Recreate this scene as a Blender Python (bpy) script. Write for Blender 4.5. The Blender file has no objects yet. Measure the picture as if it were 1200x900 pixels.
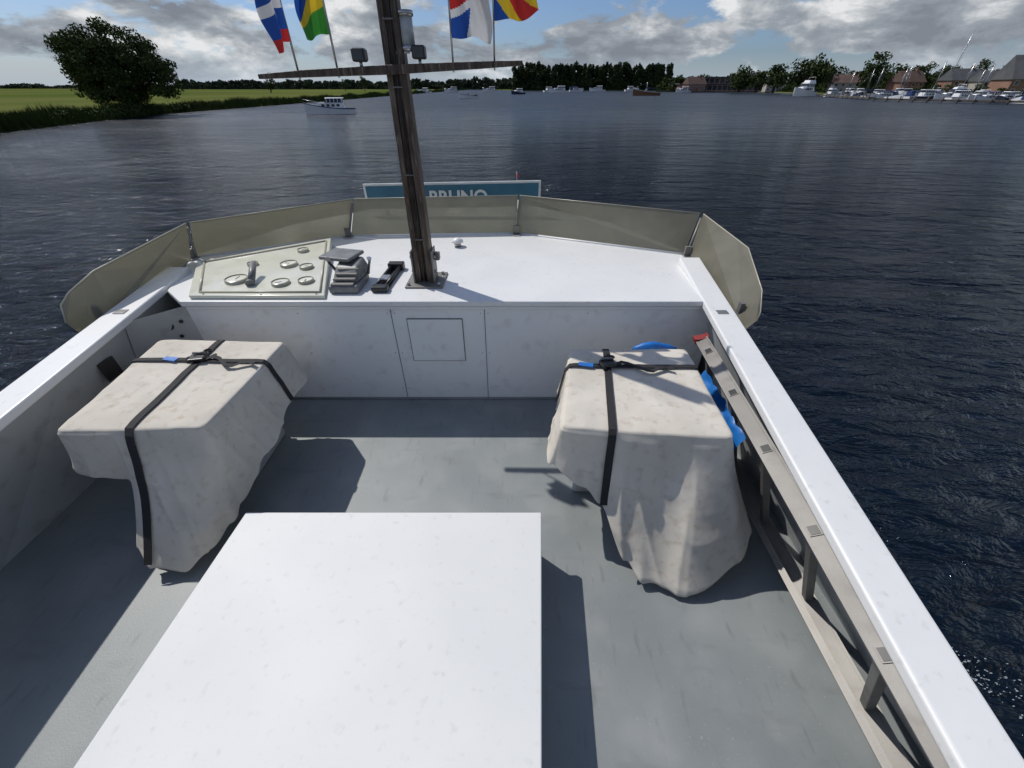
import bpy, math, random
import numpy as np
from mathutils import Vector, noise, Matrix
random.seed(4); rng=np.random.default_rng(7)
S=bpy.context.scene
try:
    S.view_settings.view_transform='Standard'; S.view_settings.look='None'; S.view_settings.exposure=0
except Exception: pass

# ------------------------------------------------ materials
def nt(name):
    m=bpy.data.materials.new(name); m.use_nodes=True
    return m,m.node_tree.nodes,m.node_tree.links,m.node_tree.nodes['Principled BSDF']
def pm(name,c1,c2=None,scale=3.0,rough=.5,bump=0,bscale=40,metal=0,detail=4,lo=.35,hi=.65,stretch=(1,1,1),rvar=0,spec=.5,c3=None,s3=20,k3=.3,lo3=.55,hi3=.7,bdist=.01):
    m,n,l,b=nt(name)
    b.inputs['Roughness'].default_value=rough; b.inputs['Metallic'].default_value=metal
    b.inputs['Specular IOR Level'].default_value=spec
    tc=n.new('ShaderNodeTexCoord'); mp=n.new('ShaderNodeMapping'); mp.inputs['Scale'].default_value=stretch
    l.new(tc.outputs['Object'],mp.inputs['Vector'])
    if c2 is None: c2=tuple(x*.9 for x in c1)
    no=n.new('ShaderNodeTexNoise'); no.inputs['Scale'].default_value=scale; no.inputs['Detail'].default_value=detail
    l.new(mp.outputs[0],no.inputs['Vector'])
    r=n.new('ShaderNodeValToRGB'); r.color_ramp.elements[0].position=lo; r.color_ramp.elements[1].position=hi
    r.color_ramp.elements[0].color=(*c1,1); r.color_ramp.elements[1].color=(*c2,1)
    l.new(no.outputs['Fac'],r.inputs['Fac'])
    out=r.outputs['Color']
    if c3 is not None:
        n3=n.new('ShaderNodeTexNoise'); n3.inputs['Scale'].default_value=s3; n3.inputs['Detail'].default_value=6
        l.new(mp.outputs[0],n3.inputs['Vector'])
        mr=n.new('ShaderNodeMapRange'); mr.inputs['From Min'].default_value=lo3; mr.inputs['From Max'].default_value=hi3; mr.inputs['To Max'].default_value=k3
        l.new(n3.outputs['Fac'],mr.inputs['Value'])
        mx=n.new('ShaderNodeMixRGB'); mx.inputs['Color2'].default_value=(*c3,1)
        l.new(mr.outputs[0],mx.inputs['Fac']); l.new(out,mx.inputs['Color1']); out=mx.outputs['Color']
    l.new(out,b.inputs['Base Color'])
    if rvar:
        mr2=n.new('ShaderNodeMapRange'); mr2.inputs['To Min'].default_value=rough-rvar; mr2.inputs['To Max'].default_value=rough+rvar
        l.new(no.outputs['Fac'],mr2.inputs['Value']); l.new(mr2.outputs[0],b.inputs['Roughness'])
    if bump:
        nb=n.new('ShaderNodeTexNoise'); nb.inputs['Scale'].default_value=bscale; nb.inputs['Detail'].default_value=4
        l.new(mp.outputs[0],nb.inputs['Vector'])
        bp=n.new('ShaderNodeBump'); bp.inputs['Strength'].default_value=bump; bp.inputs['Distance'].default_value=bdist
        l.new(nb.outputs['Fac'],bp.inputs['Height']); l.new(bp.outputs[0],b.inputs['Normal'])
    return m

M={}
M['white']=pm('white_paint',(.77,.775,.765),(.71,.72,.715),2.2,.38,.2,60,rvar=.1,c3=(.42,.40,.35),s3=26,k3=.35,lo3=.60,hi3=.78,bdist=.0015)
M['hatch']=pm('hatch_white_paint',(.735,.74,.725),(.68,.69,.68),1.2,.6,.35,120,rvar=.08,c3=(.46,.43,.37),s3=24,k3=.4,lo3=.60,hi3=.80,bdist=.001)
M['wallgrey']=pm('bulwark_paint',(.44,.46,.47),(.36,.38,.39),1.5,.5,.3,30,c3=(.2,.19,.17),s3=9,k3=.35,bdist=.003)
M['bulk']=pm('bulkhead_paint',(.83,.84,.84),(.77,.785,.79),1.3,.4,.25,30,c3=(.5,.47,.42),s3=10,k3=.3,bdist=.003)
def floorm():
    m=pm('deck_grey_paint',(.205,.228,.232),(.255,.278,.28),1.7,.5,.5,120,rvar=.12,c3=(.36,.365,.355),s3=3.5,k3=.35,lo3=.5,hi3=.75,bdist=.0015)
    n=m.node_tree.nodes; l=m.node_tree.links; b=n['Principled BSDF']; tc=n['Texture Coordinate']
    src=b.inputs['Base Color'].links[0].from_socket
    for st,sc,lo,hi,col,k in (((1,.25,1),22,.60,.72,(.12,.12,.115),.35),((1,1,1),60,.66,.74,(.42,.42,.40),.5),((.3,1,1),9,.60,.75,(.13,.135,.13),.35)):
        mp=n.new('ShaderNodeMapping'); mp.inputs['Scale'].default_value=st; l.new(tc.outputs['Object'],mp.inputs[0])
        t=n.new('ShaderNodeTexNoise'); t.inputs['Scale'].default_value=sc; t.inputs['Detail'].default_value=4; l.new(mp.outputs[0],t.inputs['Vector'])
        mr=n.new('ShaderNodeMapRange'); mr.inputs['From Min'].default_value=lo; mr.inputs['From Max'].default_value=hi; mr.inputs['To Max'].default_value=k; l.new(t.outputs['Fac'],mr.inputs['Value'])
        mx=n.new('ShaderNodeMixRGB'); mx.inputs['Color2'].default_value=(*col,1); l.new(mr.outputs[0],mx.inputs['Fac']); l.new(src,mx.inputs['Color1']); src=mx.outputs['Color']
    l.new(src,b.inputs['Base Color']); return m
M['floor']=floorm()
M['seam']=pm('seam_dark',(.12,.12,.12))
def canvas():
    m=pm('canvas_cover',(.66,.62,.545),(.58,.54,.465),2.2,.85,0,spec=.2,c3=(.34,.27,.18),s3=20,k3=.5,lo3=.54,hi3=.78)
    n=m.node_tree.nodes; l=m.node_tree.links; b=n['Principled BSDF']; tc=n['Texture Coordinate']
    def N(s,d,dist=0,st=(1,1,1)):
        mp=n.new('ShaderNodeMapping'); mp.inputs['Scale'].default_value=st; l.new(tc.outputs['Object'],mp.inputs[0])
        t=n.new('ShaderNodeTexNoise'); t.inputs['Scale'].default_value=s; t.inputs['Detail'].default_value=d; t.inputs['Distortion'].default_value=dist; l.new(mp.outputs[0],t.inputs['Vector']); return t.outputs['Fac']
    def bump(h,s,d,prev=None):
        q=n.new('ShaderNodeBump'); q.inputs['Strength'].default_value=s; q.inputs['Distance'].default_value=d; l.new(h,q.inputs['Height'])
        if prev: l.new(prev,q.inputs['Normal'])
        return q.outputs[0]
    # extra broad greyish stains
    src=b.inputs['Base Color'].links[0].from_socket
    mr=n.new('ShaderNodeMapRange'); mr.inputs['From Min'].default_value=.5; mr.inputs['From Max'].default_value=.75; mr.inputs['To Max'].default_value=.4; l.new(N(3.5,4),mr.inputs['Value'])
    mx=n.new('ShaderNodeMixRGB'); mx.inputs['Color2'].default_value=(.42,.40,.36,1); l.new(mr.outputs[0],mx.inputs['Fac']); l.new(src,mx.inputs['Color1']); l.new(mx.outputs['Color'],b.inputs['Base Color'])
    x=bump(N(5.5,2,.2),.30,.03); x=bump(N(380,1),.3,.0008,x)
    l.new(x,b.inputs['Normal']); return m
M['canvas']=canvas()
M['strap']=pm('black_webbing',(.012,.012,.014),(.02,.02,.022),80,.7,.6,300)
M['black']=pm('black_plastic',(.012,.012,.013),(.02,.02,.02),20,.35)
M['blue']=pm('blue_plastic',(.01,.17,.55),(.015,.13,.45),12,.45,.4,20)
M['red']=pm('red_plastic',(.30,.03,.02),(.22,.02,.02),12,.5)
M['alu']=pm('weathered_aluminium',(.24,.23,.212),(.17,.162,.15),3,.5,.2,90,metal=.25,c3=(.11,.10,.09),s3=8,k3=.45,bdist=.001)
M['steel']=pm('stainless',(.5,.5,.5),(.35,.35,.35),14,.28,metal=.9)
M['greyplastic']=pm('grey_plastic',(.2,.205,.2),(.13,.135,.135),18,.45)
M['mast']=pm('weathered_varnished_wood',(.038,.023,.015),(.12,.085,.062),7,.5,.9,30,stretch=(5,5,.6),c3=(.33,.28,.23),s3=12,k3=.65,lo3=.54,hi3=.72)
M['dash']=pm('cream_panel',(.72,.72,.61),(.64,.64,.53),4,.12,c3=(.52,.52,.42),s3=7,k3=.4,lo3=.5,hi3=.7)
M['rim']=pm('plexi_edge',(.48,.46,.36),(.40,.38,.3),4,.3)
M['dial']=pm('dial_glass',(.80,.80,.68),(.66,.65,.53),8,.08)
M['ring']=pm('dial_bezel',(.34,.33,.26),(.46,.45,.36),12,.25)
M['signblue']=pm('sign_blue',(.02,.10,.155),(.025,.12,.18),6,.35)
M['signwhite']=pm('sign_white',(.6,.62,.6),(.5,.52,.5),6,.4)
M['hull']=pm('hull_paint',(.03,.045,.04),(.04,.05,.05),3,.4)
def plexi():
    m,n,l,b=nt('hazy_plexiglass')
    tc=n.new('ShaderNodeTexCoord'); no=n.new('ShaderNodeTexNoise'); no.inputs['Scale'].default_value=2.0; no.inputs['Detail'].default_value=7
    l.new(tc.outputs['Object'],no.inputs['Vector'])
    r=n.new('ShaderNodeValToRGB'); r.color_ramp.elements[0].position=.3;r.color_ramp.elements[1].position=.7
    r.color_ramp.elements[0].color=(.22,.21,.165,1); r.color_ramp.elements[1].color=(.33,.315,.25,1)
    l.new(no.outputs['Fac'],r.inputs['Fac']); l.new(r.outputs['Color'],b.inputs['Base Color'])
    b.inputs['Roughness'].default_value=.18
    tr=n.new('ShaderNodeBsdfTransparent'); tr.inputs['Color'].default_value=(.85,.85,.77,1)
    tl=n.new('ShaderNodeBsdfTranslucent'); tl.inputs['Color'].default_value=(.42,.40,.31,1)
    m1=n.new('ShaderNodeMixShader'); m1.inputs['Fac'].default_value=.3
    l.new(b.outputs[0],m1.inputs[1]); l.new(tl.outputs[0],m1.inputs[2])
    fr=n.new('ShaderNodeMapRange'); fr.inputs['From Min'].default_value=.35; fr.inputs['From Max'].default_value=.65; fr.inputs['To Min'].default_value=.36; fr.inputs['To Max'].default_value=.16
    l.new(no.outputs['Fac'],fr.inputs['Value'])
    m2=n.new('ShaderNodeMixShader'); l.new(fr.outputs[0],m2.inputs['Fac'])
    l.new(m1.outputs[0],m2.inputs[1]); l.new(tr.outputs[0],m2.inputs[2])
    l.new(m2.outputs[0],n['Material Output'].inputs['Surface'])
    return m
M['plexi']=plexi()
def flat(name,c,rough=.8):
    return pm(name,c,tuple(x*.85 for x in c),6,rough)

# ------------------------------------------------ helpers
def mesh(name,v,f,mat=None,parent=None,smooth=False,bevel=0):
    me=bpy.data.meshes.new(name); me.from_pydata([tuple(p) for p in v],[],f); me.update()
    ob=bpy.data.objects.new(name,me); S.collection.objects.link(ob)
    if mat is not None:
        for mm in (mat if isinstance(mat,list) else [mat]): me.materials.append(mm)
    if parent is not None: ob.parent=parent
    if smooth:
        me.polygons.foreach_set('use_smooth',[True]*len(me.polygons))
    if bevel:
        md=ob.modifiers.new('b','BEVEL'); md.width=bevel; md.segments=3; md.limit_method='ANGLE'
    return ob
def empty(name):
    e=bpy.data.objects.new(name,None); S.collection.objects.link(e); e.empty_display_size=.2; return e
def box(name,lo,hi,mat,parent=None,bevel=0,rot=0,piv=None):
    x0,y0,z0=lo;x1,y1,z1=hi
    v=[(x0,y0,z0),(x1,y0,z0),(x1,y1,z0),(x0,y1,z0),(x0,y0,z1),(x1,y0,z1),(x1,y1,z1),(x0,y1,z1)]
    if rot:
        if piv is None: piv=((x0+x1)/2,(y0+y1)/2)
        c,s=math.cos(rot),math.sin(rot)
        v=[(piv[0]+(a-piv[0])*c-(b-piv[1])*s,piv[1]+(a-piv[0])*s+(b-piv[1])*c,z) for a,b,z in v]
    f=[(0,3,2,1),(4,5,6,7),(0,1,5,4),(1,2,6,5),(2,3,7,6),(3,0,4,7)]
    return mesh(name,v,f,mat,parent,bevel=bevel)
def loft(name,secs,mat,parent=None,bevel=0,smooth=False,cap=True):
    n=len(secs[0]); v=[p for s in secs for p in s]; f=[]
    for i in range(len(secs)-1):
        for j in range(n):
            a=i*n+j;b=i*n+(j+1)%n; f.append((a,b,b+n,a+n))
    if cap:
        f.append(tuple(range(n))[::-1]); f.append(tuple((len(secs)-1)*n+j for j in range(n)))
    o=mesh(name,v,f,mat,parent,bevel=bevel,smooth=smooth)
    return o
def tube(name,pts,rad,mat,parent=None,seg=10):
    pts=[Vector(p) for p in pts]; secs=[]
    if not isinstance(rad,(list,tuple)): rad=[rad]*len(pts)
    for i,p in enumerate(pts):
        d=(pts[min(i+1,len(pts)-1)]-pts[max(i-1,0)]).normalized()
        up=Vector((0,0,1)) if abs(d.z)<.9 else Vector((1,0,0))
        a=d.cross(up).normalized(); b=d.cross(a)
        secs.append([p+(a*math.cos(t)+b*math.sin(t))*rad[i] for t in [2*math.pi*k/seg for k in range(seg)]])
    o=loft(name,secs,mat,parent)
    for p in o.data.polygons: p.use_smooth=len(p.vertices)==4
    return o
def poly_prism(name,pts,z0,z1,mat,parent=None,bevel=0):
    n=len(pts); return loft(name,[[(x,y,z0) for x,y in pts],[(x,y,z1) for x,y in pts]],mat,parent,bevel)

# ------------------------------------------------ camera, light, world
cam=bpy.data.cameras.new('camera'); co=bpy.data.objects.new('camera',cam); S.collection.objects.link(co)
co.location=(0,0,2.3); co.rotation_euler=(math.radians(52.9),0,0)
cam.sensor_width=36; cam.lens=13.8; cam.clip_start=.05; cam.clip_end=9000
S.camera=co
sd=Vector((.65,-.49,-1)).normalized()
sl=bpy.data.lights.new('sun','SUN'); sl.energy=3.3; sl.angle=math.radians(.5); sl.color=(1,.955,.89)
so=bpy.data.objects.new('sun',sl); S.collection.objects.link(so); so.rotation_euler=sd.to_track_quat('-Z','Y').to_euler()
W=bpy.data.worlds.new('World'); S.world=W; W.use_nodes=True; n=W.node_tree.nodes; l=W.node_tree.links
try:
    W.cycles.sampling_method='MANUAL'; W.cycles.sample_map_resolution=512
except Exception: pass
bg=n['Background']; bg.inputs['Strength'].default_value=.08
sk=n.new('ShaderNodeTexSky'); sk.sky_type='NISHITA'; sk.sun_disc=False
sk.sun_elevation=math.radians(50.8); sk.sun_rotation=math.radians(307)
ti=n.new('ShaderNodeMixRGB'); ti.blend_type='MULTIPLY'; ti.inputs['Fac'].default_value=1; ti.inputs['Color2'].default_value=(.66,.82,1.14,1)
l.new(sk.outputs[0],ti.inputs['Color1']); l.new(ti.outputs[0],bg.inputs['Color'])
tc=n.new('ShaderNodeTexCoord'); sp=n.new('ShaderNodeSeparateXYZ'); l.new(tc.outputs['Generated'],sp.inputs[0])
def wmath(op,a,b=None):
    q=n.new('ShaderNodeMath'); q.operation=op
    for i,x in enumerate((a,b)):
        if x is None: continue
        if isinstance(x,(int,float)): q.inputs[i].default_value=x
        else: l.new(x,q.inputs[i])
    return q.outputs[0]
def wnoise(loc,sc,scale,det,dist=0,rough=.55):
    mp=n.new('ShaderNodeMapping'); mp.inputs['Location'].default_value=loc; mp.inputs['Scale'].default_value=sc; l.new(tc.outputs['Generated'],mp.inputs[0])
    t=n.new('ShaderNodeTexNoise'); t.inputs['Scale'].default_value=scale; t.inputs['Detail'].default_value=det; t.inputs['Distortion'].default_value=dist; t.inputs['Roughness'].default_value=rough
    l.new(mp.outputs[0],t.inputs['Vector']); return t.outputs['Fac']
nA=wnoise((2.3,5.1,.4),(1,1,2.8),5.0,7,.2,.58)
nB=wnoise((7.7,1.9,3.3),(1,1,2.6),8.5,7,.15,.6)
cov=wmath('SUBTRACT',nA,wmath('MULTIPLY',wmath('MAXIMUM',sp.outputs['Z'],0),.12))
mk=n.new('ShaderNodeMapRange'); mk.inputs['From Min'].default_value=.43; mk.inputs['From Max'].default_value=.49; l.new(cov,mk.inputs['Value'])
cr=n.new('ShaderNodeValToRGB'); e=cr.color_ramp.elements; e[0].position=.36; e[0].color=(.25,.28,.33,1); e[1].position=.64; e[1].color=(.92,.93,.94,1)
k=e.new(.48); k.color=(.37,.41,.46,1); k=e.new(.56); k.color=(.60,.63,.66,1)
l.new(nB,cr.inputs['Fac'])
b2=n.new('ShaderNodeBackground'); b2.inputs['Strength'].default_value=.86; l.new(cr.outputs['Color'],b2.inputs['Color'])
mx=n.new('ShaderNodeMixShader'); l.new(mk.outputs[0],mx.inputs['Fac']); l.new(bg.outputs[0],mx.inputs[1]); l.new(b2.outputs[0],mx.inputs[2])
hz=n.new('ShaderNodeMapRange'); hz.inputs['From Min'].default_value=0; hz.inputs['From Max'].default_value=.05; hz.inputs['To Min'].default_value=.75; hz.inputs['To Max'].default_value=0
l.new(sp.outputs['Z'],hz.inputs['Value'])
b3=n.new('ShaderNodeBackground'); b3.inputs['Color'].default_value=(.45,.53,.62,1); b3.inputs['Strength'].default_value=1.0
mh=n.new('ShaderNodeMixShader'); l.new(hz.outputs[0],mh.inputs['Fac']); l.new(mx.outputs[0],mh.inputs[1]); l.new(b3.outputs[0],mh.inputs[2])
l.new(mh.outputs[0],n['World Output'].inputs['Surface'])

# ------------------------------------------------ water
def water_mat():
    m,n,l,b=nt('river_water')
    b.inputs['Base Color'].default_value=(.003,.008,.017,1); b.inputs['IOR'].default_value=1.25
    b.inputs['Specular Tint'].default_value=(.80,.90,1.0,1)
    tc=n.new('ShaderNodeTexCoord')
    ln=n.new('ShaderNodeVectorMath'); ln.operation='LENGTH'; l.new(tc.outputs['Object'],ln.inputs[0])
    rr=n.new('ShaderNodeMapRange'); rr.inputs['From Min'].default_value=8; rr.inputs['From Max'].default_value=110; rr.inputs['To Min'].default_value=.07; rr.inputs['To Max'].default_value=.32
    l.new(ln.outputs['Value'],rr.inputs['Value']); l.new(rr.outputs[0],b.inputs['Roughness'])
    def N(sc,st,rot,det=3,rough=.5,dist=.5):
        mp=n.new('ShaderNodeMapping'); mp.inputs['Scale'].default_value=st; mp.inputs['Rotation'].default_value=(0,0,rot)
        l.new(tc.outputs['Object'],mp.inputs[0]); t=n.new('ShaderNodeTexNoise'); t.inputs['Scale'].default_value=sc; t.inputs['Detail'].default_value=det; t.inputs['Roughness'].default_value=rough
        t.inputs['Distortion'].default_value=dist
        l.new(mp.outputs[0],t.inputs['Vector']); return t.outputs['Fac']
    def mth(op,a,c):
        q=n.new('ShaderNodeMath'); q.operation=op
        for i,x in enumerate((a,c)):
            if isinstance(x,(int,float)): q.inputs[i].default_value=x
            else: l.new(x,q.inputs[i])
        return q.outputs[0]
    a=mth('MULTIPLY',N(.45,(1,2.4,1),.22,2),.95); c=mth('MULTIPLY',N(1.8,(1,2.2,1),-.12,4,.62),.40); e_=mth('MULTIPLY',N(.12,(1,3,1),.1,2),1.6); d=N(.035,(1,1.8,1),0,3)
    h=mth('ADD',mth('ADD',a,c),e_)
    patch=n.new('ShaderNodeMapRange'); patch.inputs['From Min'].default_value=.35; patch.inputs['From Max'].default_value=.65; patch.inputs['To Min'].default_value=.6; patch.inputs['To Max'].default_value=1.0
    l.new(d,patch.inputs['Value'])
    bp=n.new('ShaderNodeBump'); bp.inputs['Distance'].default_value=1.0; l.new(h,bp.inputs['Height']); l.new(patch.outputs[0],bp.inputs['Strength'])
    l.new(bp.outputs[0],b.inputs['Normal'])
    return m
mesh('water',[(-4500,-1500,-1.2),(4500,-1500,-1.2),(4500,5500,-1.2),(-4500,5500,-1.2)],[(0,1,2,3)],water_mat())
V=[];F=[]
for i in range(3000):
    t=random.random(); y=1.5-3.2*t; cx_=3.2+.5*t+random.gauss(0,.16+.35*t)
    if noise.noise(Vector((cx_*2.6,y*1.6,3)))<.10: continue
    r=random.uniform(.002,.006); a0=random.uniform(0,6.28); k=len(V)
    for j in range(5):
        a=a0+j*1.257; rr=r*random.uniform(.5,1.4); V.append((cx_+rr*2*math.cos(a),y+rr*math.sin(a),-1.192))
    F.append(tuple(range(k,k+5)))
mesh('wake_foam',V,F,pm('foam',(.3,.34,.37),None,5,.6))

# ------------------------------------------------ land
M['grass']=pm('meadow_grass',(.055,.085,.018),(.09,.12,.03),.035,1.0,0,stretch=(1,.3,1),c3=(.14,.145,.05),s3=.012,k3=.7,lo3=.4,hi3=.6,spec=0)
shoreL=[(-38,-300),(-44,0),(-49.5,45),(-54,62),(-57,79),(-57.5,108),(-59,167),(-63,313),(-70,600),(-75,900)]
shoreR=[(190,-300),(180,60),(172,115),(174,156),(188,253),(212,427),(200,590),(0,605),(-30,820),(-74.8,902)]
def land(name,shore,far,sgn):
    v=[];f=[]
    n_=len(shore)
    for x,y in shore: v.append((x,y,-1.3))
    for x,y in shore: v.append((x-1.5*sgn,y,-.72))
    for i in range(n_-1): f.append((i,i+1,n_+i+1,n_+i))
    b0=len(v)
    v+= [(x,y,-.72) for x,y in far]
    f.append(tuple(list(range(n_,2*n_))+list(range(b0,b0+len(far)))))
    return mesh(name,v,f,M['grass'])
land('grass_field',shoreL,[(-76.5,4500),(-4300,4500),(-4300,-300)],1)
land('marina_ground',shoreR,[(-74.5,4500),(4300,4500),(4300,-300)],-1)

# foliage
def leafmesh(name,centers,radii,counts,size,mat,parent=None,z_min=-1):
    P=[]
    for c,r,k in zip(centers,radii,counts):
        d=rng.normal(size=(k,3)); d/=np.linalg.norm(d,axis=1)[:,None]
        rr=rng.random(k)**.45
        P.append(np.array(c)+d*rr[:,None]*np.array(r))
    P=np.concatenate(P); P=P[P[:,2]>z_min]; k=len(P)
    a=rng.normal(size=(k,3)); a/=np.linalg.norm(a,axis=1)[:,None]
    b=rng.normal(size=(k,3)); b-=a*(a*b).sum(1)[:,None]; b/=np.linalg.norm(b,axis=1)[:,None]
    s=size*(.5+rng.random(k))[:,None]
    a*=s;b*=s*.6
    V=np.stack([P-a,P-b*.9,P+a,P+b],1).reshape(-1,3)
    me=bpy.data.meshes.new(name); me.vertices.add(4*k); me.vertices.foreach_set('co',V.ravel())
    me.loops.add(4*k); me.loops.foreach_set('vertex_index',np.arange(4*k)); me.polygons.add(k)
    me.polygons.foreach_set('loop_start',np.arange(0,4*k,4)); me.polygons.foreach_set('loop_total',np.full(k,4))
    me.update(); me.validate(); me.materials.append(mat)
    o=bpy.data.objects.new(name,me); S.collection.objects.link(o)
    if parent: o.parent=parent
    return o
M['leaf']=pm('willow_leaves',(.034,.055,.013),(.075,.105,.03),.6,.8,lo=.3,hi=.7,spec=.15)
M['leaf2']=pm('broadleaf_foliage',(.024,.042,.012),(.06,.082,.024),.12,.9,lo=.3,hi=.7,spec=.15)
M['leaf3']=pm('poplar_foliage',(.026,.042,.018),(.052,.072,.028),.08,.9,lo=.3,hi=.7,spec=.15)
M['leaf4']=pm('hazy_far_foliage',(.035,.05,.035),(.055,.075,.045),.05,.9,lo=.3,hi=.7,spec=.1)
M['bark']=pm('bark',(.05,.04,.03),(.09,.075,.055),2,.9)
def crown_clumps(c,r,nc,cr,k):
    C=[];R=[];K=[]
    for i in range(nc):
        d=rng.normal(size=3); d/=np.linalg.norm(d); d*= (.5+.5*rng.random())
        if d[2]<-.75: d[2]=-.75
        q=cr*(.6+.7*rng.random())
        C.append((c[0]+d[0]*(r[0]-q*.6),c[1]+d[1]*(r[1]-q*.6),c[2]+d[2]*(r[2]-q*.4))); R.append((q,q,q*.75)); K.append(int(k*(q/cr)**2))
    return C,R,K
T=empty('willow_tree'); bx,by=-57.0,73
tube('trunk',[(bx,by,-.9),(bx+.1,by,1),(bx-.1,by,3),(bx,by,5.5)],[.75,.6,.45,.2],M['bark'],T)
for i in range(9):
    a=i*.7; tube('limb_%d'%i,[(bx,by,.8+.25*i),(bx+math.cos(a)*2.3,by+math.sin(a)*2.3,2.3+.3*i),(bx+math.cos(a)*4.6,by+math.sin(a)*4.6,3.4+.35*i)],[.3,.2,.06],M['bark'],T,6)
C,R,K=crown_clumps((bx,by,4.5),(8.0,7.2,4.9),115,1.3,380)
for q in ((-6.2,0,2.2,1.9),(6.2,0,2.3,1.8),(-3,0,8.0,1.7),(3.4,0,7.6,1.8),(0,0,8.9,1.4),(1.5,-3,1.1,1.4),(-2.2,-3,1.3,1.4),(5.2,0,5.4,1.6)):
    C.append((bx+q[0],by+q[1],q[2])); R.append((q[3],q[3],q[3]*.8)); K.append(620)
leafmesh('crown',C,R,K,.16,M['leaf'],T,z_min=-.3)
def btree(name,x,y,w,h,k=2000,mat='leaf2',leaf=None):
    T=empty(name)
    tube('trunk',[(x,y,-.8),(x+.1,y,h*.25),(x,y,h*.6)],[w*.05,w*.035,w*.015],M['bark'],T,7)
    for i in range(4):
        a=i*1.6+x; tube('limb_%d'%i,[(x,y,h*.25),(x+math.cos(a)*w*.28,y+math.sin(a)*w*.28,h*.55)],[w*.02,w*.008],M['bark'],T,5)
    C,R,K=crown_clumps((x,y,h*.5),(w*.5,w*.5,h*.5),28,w*.18,k//28)
    leafmesh('crown',C,R,K,leaf or w*.032,M[mat],T)
def px2w(u,y,z=-.7):   # easting for a compass bearing and distance
    D=2.3-z; return (u-600)/460*(.7976*y+.6032*D)
for u,y,wpx,h in [(318,330,16,11),(428,420,9,11),(405,460,8,9),(940,300,46,17.5),(1017,260,38,17),(905,330,36,14),(970,320,28,14),(1070,255,28,13),(1100,245,26,12.5),(1135,240,28,13),(865,360,34,14),(1160,225,26,12.5),(1045,280,30,12),(885,350,26,13),(990,300,26,12)]:
    d=.7976*y+1.8; btree('broadleaf_tree',px2w(u,y),y,wpx*d/460,h)
def rowmass(name,items,mat,leaf,k,zlo=.10):
    C=[];R=[];K=[]
    for x,y,w,h in items:
        for j in range(6):
            C.append((x+random.uniform(-.3,.3)*w,y+random.uniform(-.3,.3)*w,-.7+h*(zlo+.155*j)+random.uniform(-.05,.05)*h)); q=w*random.uniform(.34,.56)*(1.1-.10*j); R.append((q,q,h*.16)); K.append(k)
    return leafmesh(name,C,R,K,leaf,mat)
it=[]
for i in range(70):
    x=5+i*2.75; h=26.5+random.uniform(-1.0,1.0)+1.2*math.sin(i*.31)
    it.append((x,612+random.uniform(-3,14),10,h))
rowmass('poplar_tree_row',it,M['leaf3'],1.1,190,.04)
it=[]
for i in range(150):
    u=215+i*2.7+random.uniform(-1,1)
    if u>610: break
    y=880+random.uniform(-40,60); hh=11+9*noise.noise(Vector((u*.03,1,0)))+random.uniform(-2,3)+max(0,(u-480))*.05
    it.append((px2w(u,y),y,16,max(5,hh)))
rowmass('distant_tree_row',it,M['leaf4'],1.6,70,.04)
it=[]
for i in range(70):
    u=-40+i*4.4; y=1250+random.uniform(-40,60); it.append((px2w(u,y),y,34,max(3,5+9*noise.noise(Vector((u*.02,5,0)))+random.uniform(-1,3))))
rowmass('hedgerow',it,M['leaf4'],2.2,40,.04)
it=[]
for i in range(150):
    u=780+i*3.2+random.uniform(-2,2); y=455-max(0,(u-850))*.42+random.uniform(0,40); it.append((px2w(u,y),y,13,10.5+6*noise.noise(Vector((u*.025,9,0)))+random.uniform(-1,3)))
rowmass('shore_tree_mass',it,M['leaf2'],.75,90,.04)
it=[]
for i in range(90):
    t=i/89; a=Vector((175,100)).lerp(Vector((176,158)),t*2) if t<.5 else Vector((176,158)).lerp(Vector((212,420)),t*2-1)
    it.append((a.x+5+random.uniform(0,5),a.y,5,random.uniform(1.5,4)))
rowmass('shore_bushes',it,M['leaf2'],.35,70,.05)
def reeds(name,shore,n_,hmin,hmax,wd,mat):
    V=[];F=[]
    seg=[(Vector(a),Vector(b)) for a,b in zip(shore[1:-1],shore[2:])]
    L=[ (b-a).length/(max(40,(a.y+b.y)/2)**1.1) for a,b in seg]
    for i in range(n_):
        a,b=random.choices(seg,L)[0]; p=a.lerp(b,random.random()); off=random.uniform(-.4,2.8)
        x=p.x-off; y=p.y; sc=max(1,y/90)
        h=random.uniform(hmin,hmax)*(.7+.6*noise.noise(Vector((x*.2,y*.08,0)))) ; w=wd*sc*random.uniform(.6,1.4); an=random.uniform(0,3.14)
        dx,dy=math.cos(an)*w,math.sin(an)*w; lx,ly=random.uniform(-.25,.25),random.uniform(-.25,.25); z=-1.25 if off<.5 else -.85
        k=len(V); V+= [(x-dx,y-dy,z),(x+dx,y+dy,z),(x+dx*.5+lx*.6,y+dy*.5+ly*.6,z+h*.65),(x+lx,y+ly,z+h),(x-dx*.5+lx*.6,y-dy*.5+ly*.6,z+h*.65)]
        F.append((k,k+1,k+2,k+3,k+4))
    return mesh(name,V,F,mat)
M['reed']=pm('reed_green',(.025,.042,.010),(.055,.08,.022),.3,.9,spec=.1)
reeds('reeds',shoreL,30000,1.0,1.9,.06,M['reed'])
C=[];R=[];K=[]
for i in range(26):
    y=48+i*2.0; x=-52-(y-48)*.13; C.append((x-random.uniform(0,2),y,-.4)); R.append((1.3,1.3,random.uniform(.4,.9))); K.append(220)
leafmesh('bank_bushes',C,R,K,.12,M['leaf'])

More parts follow.
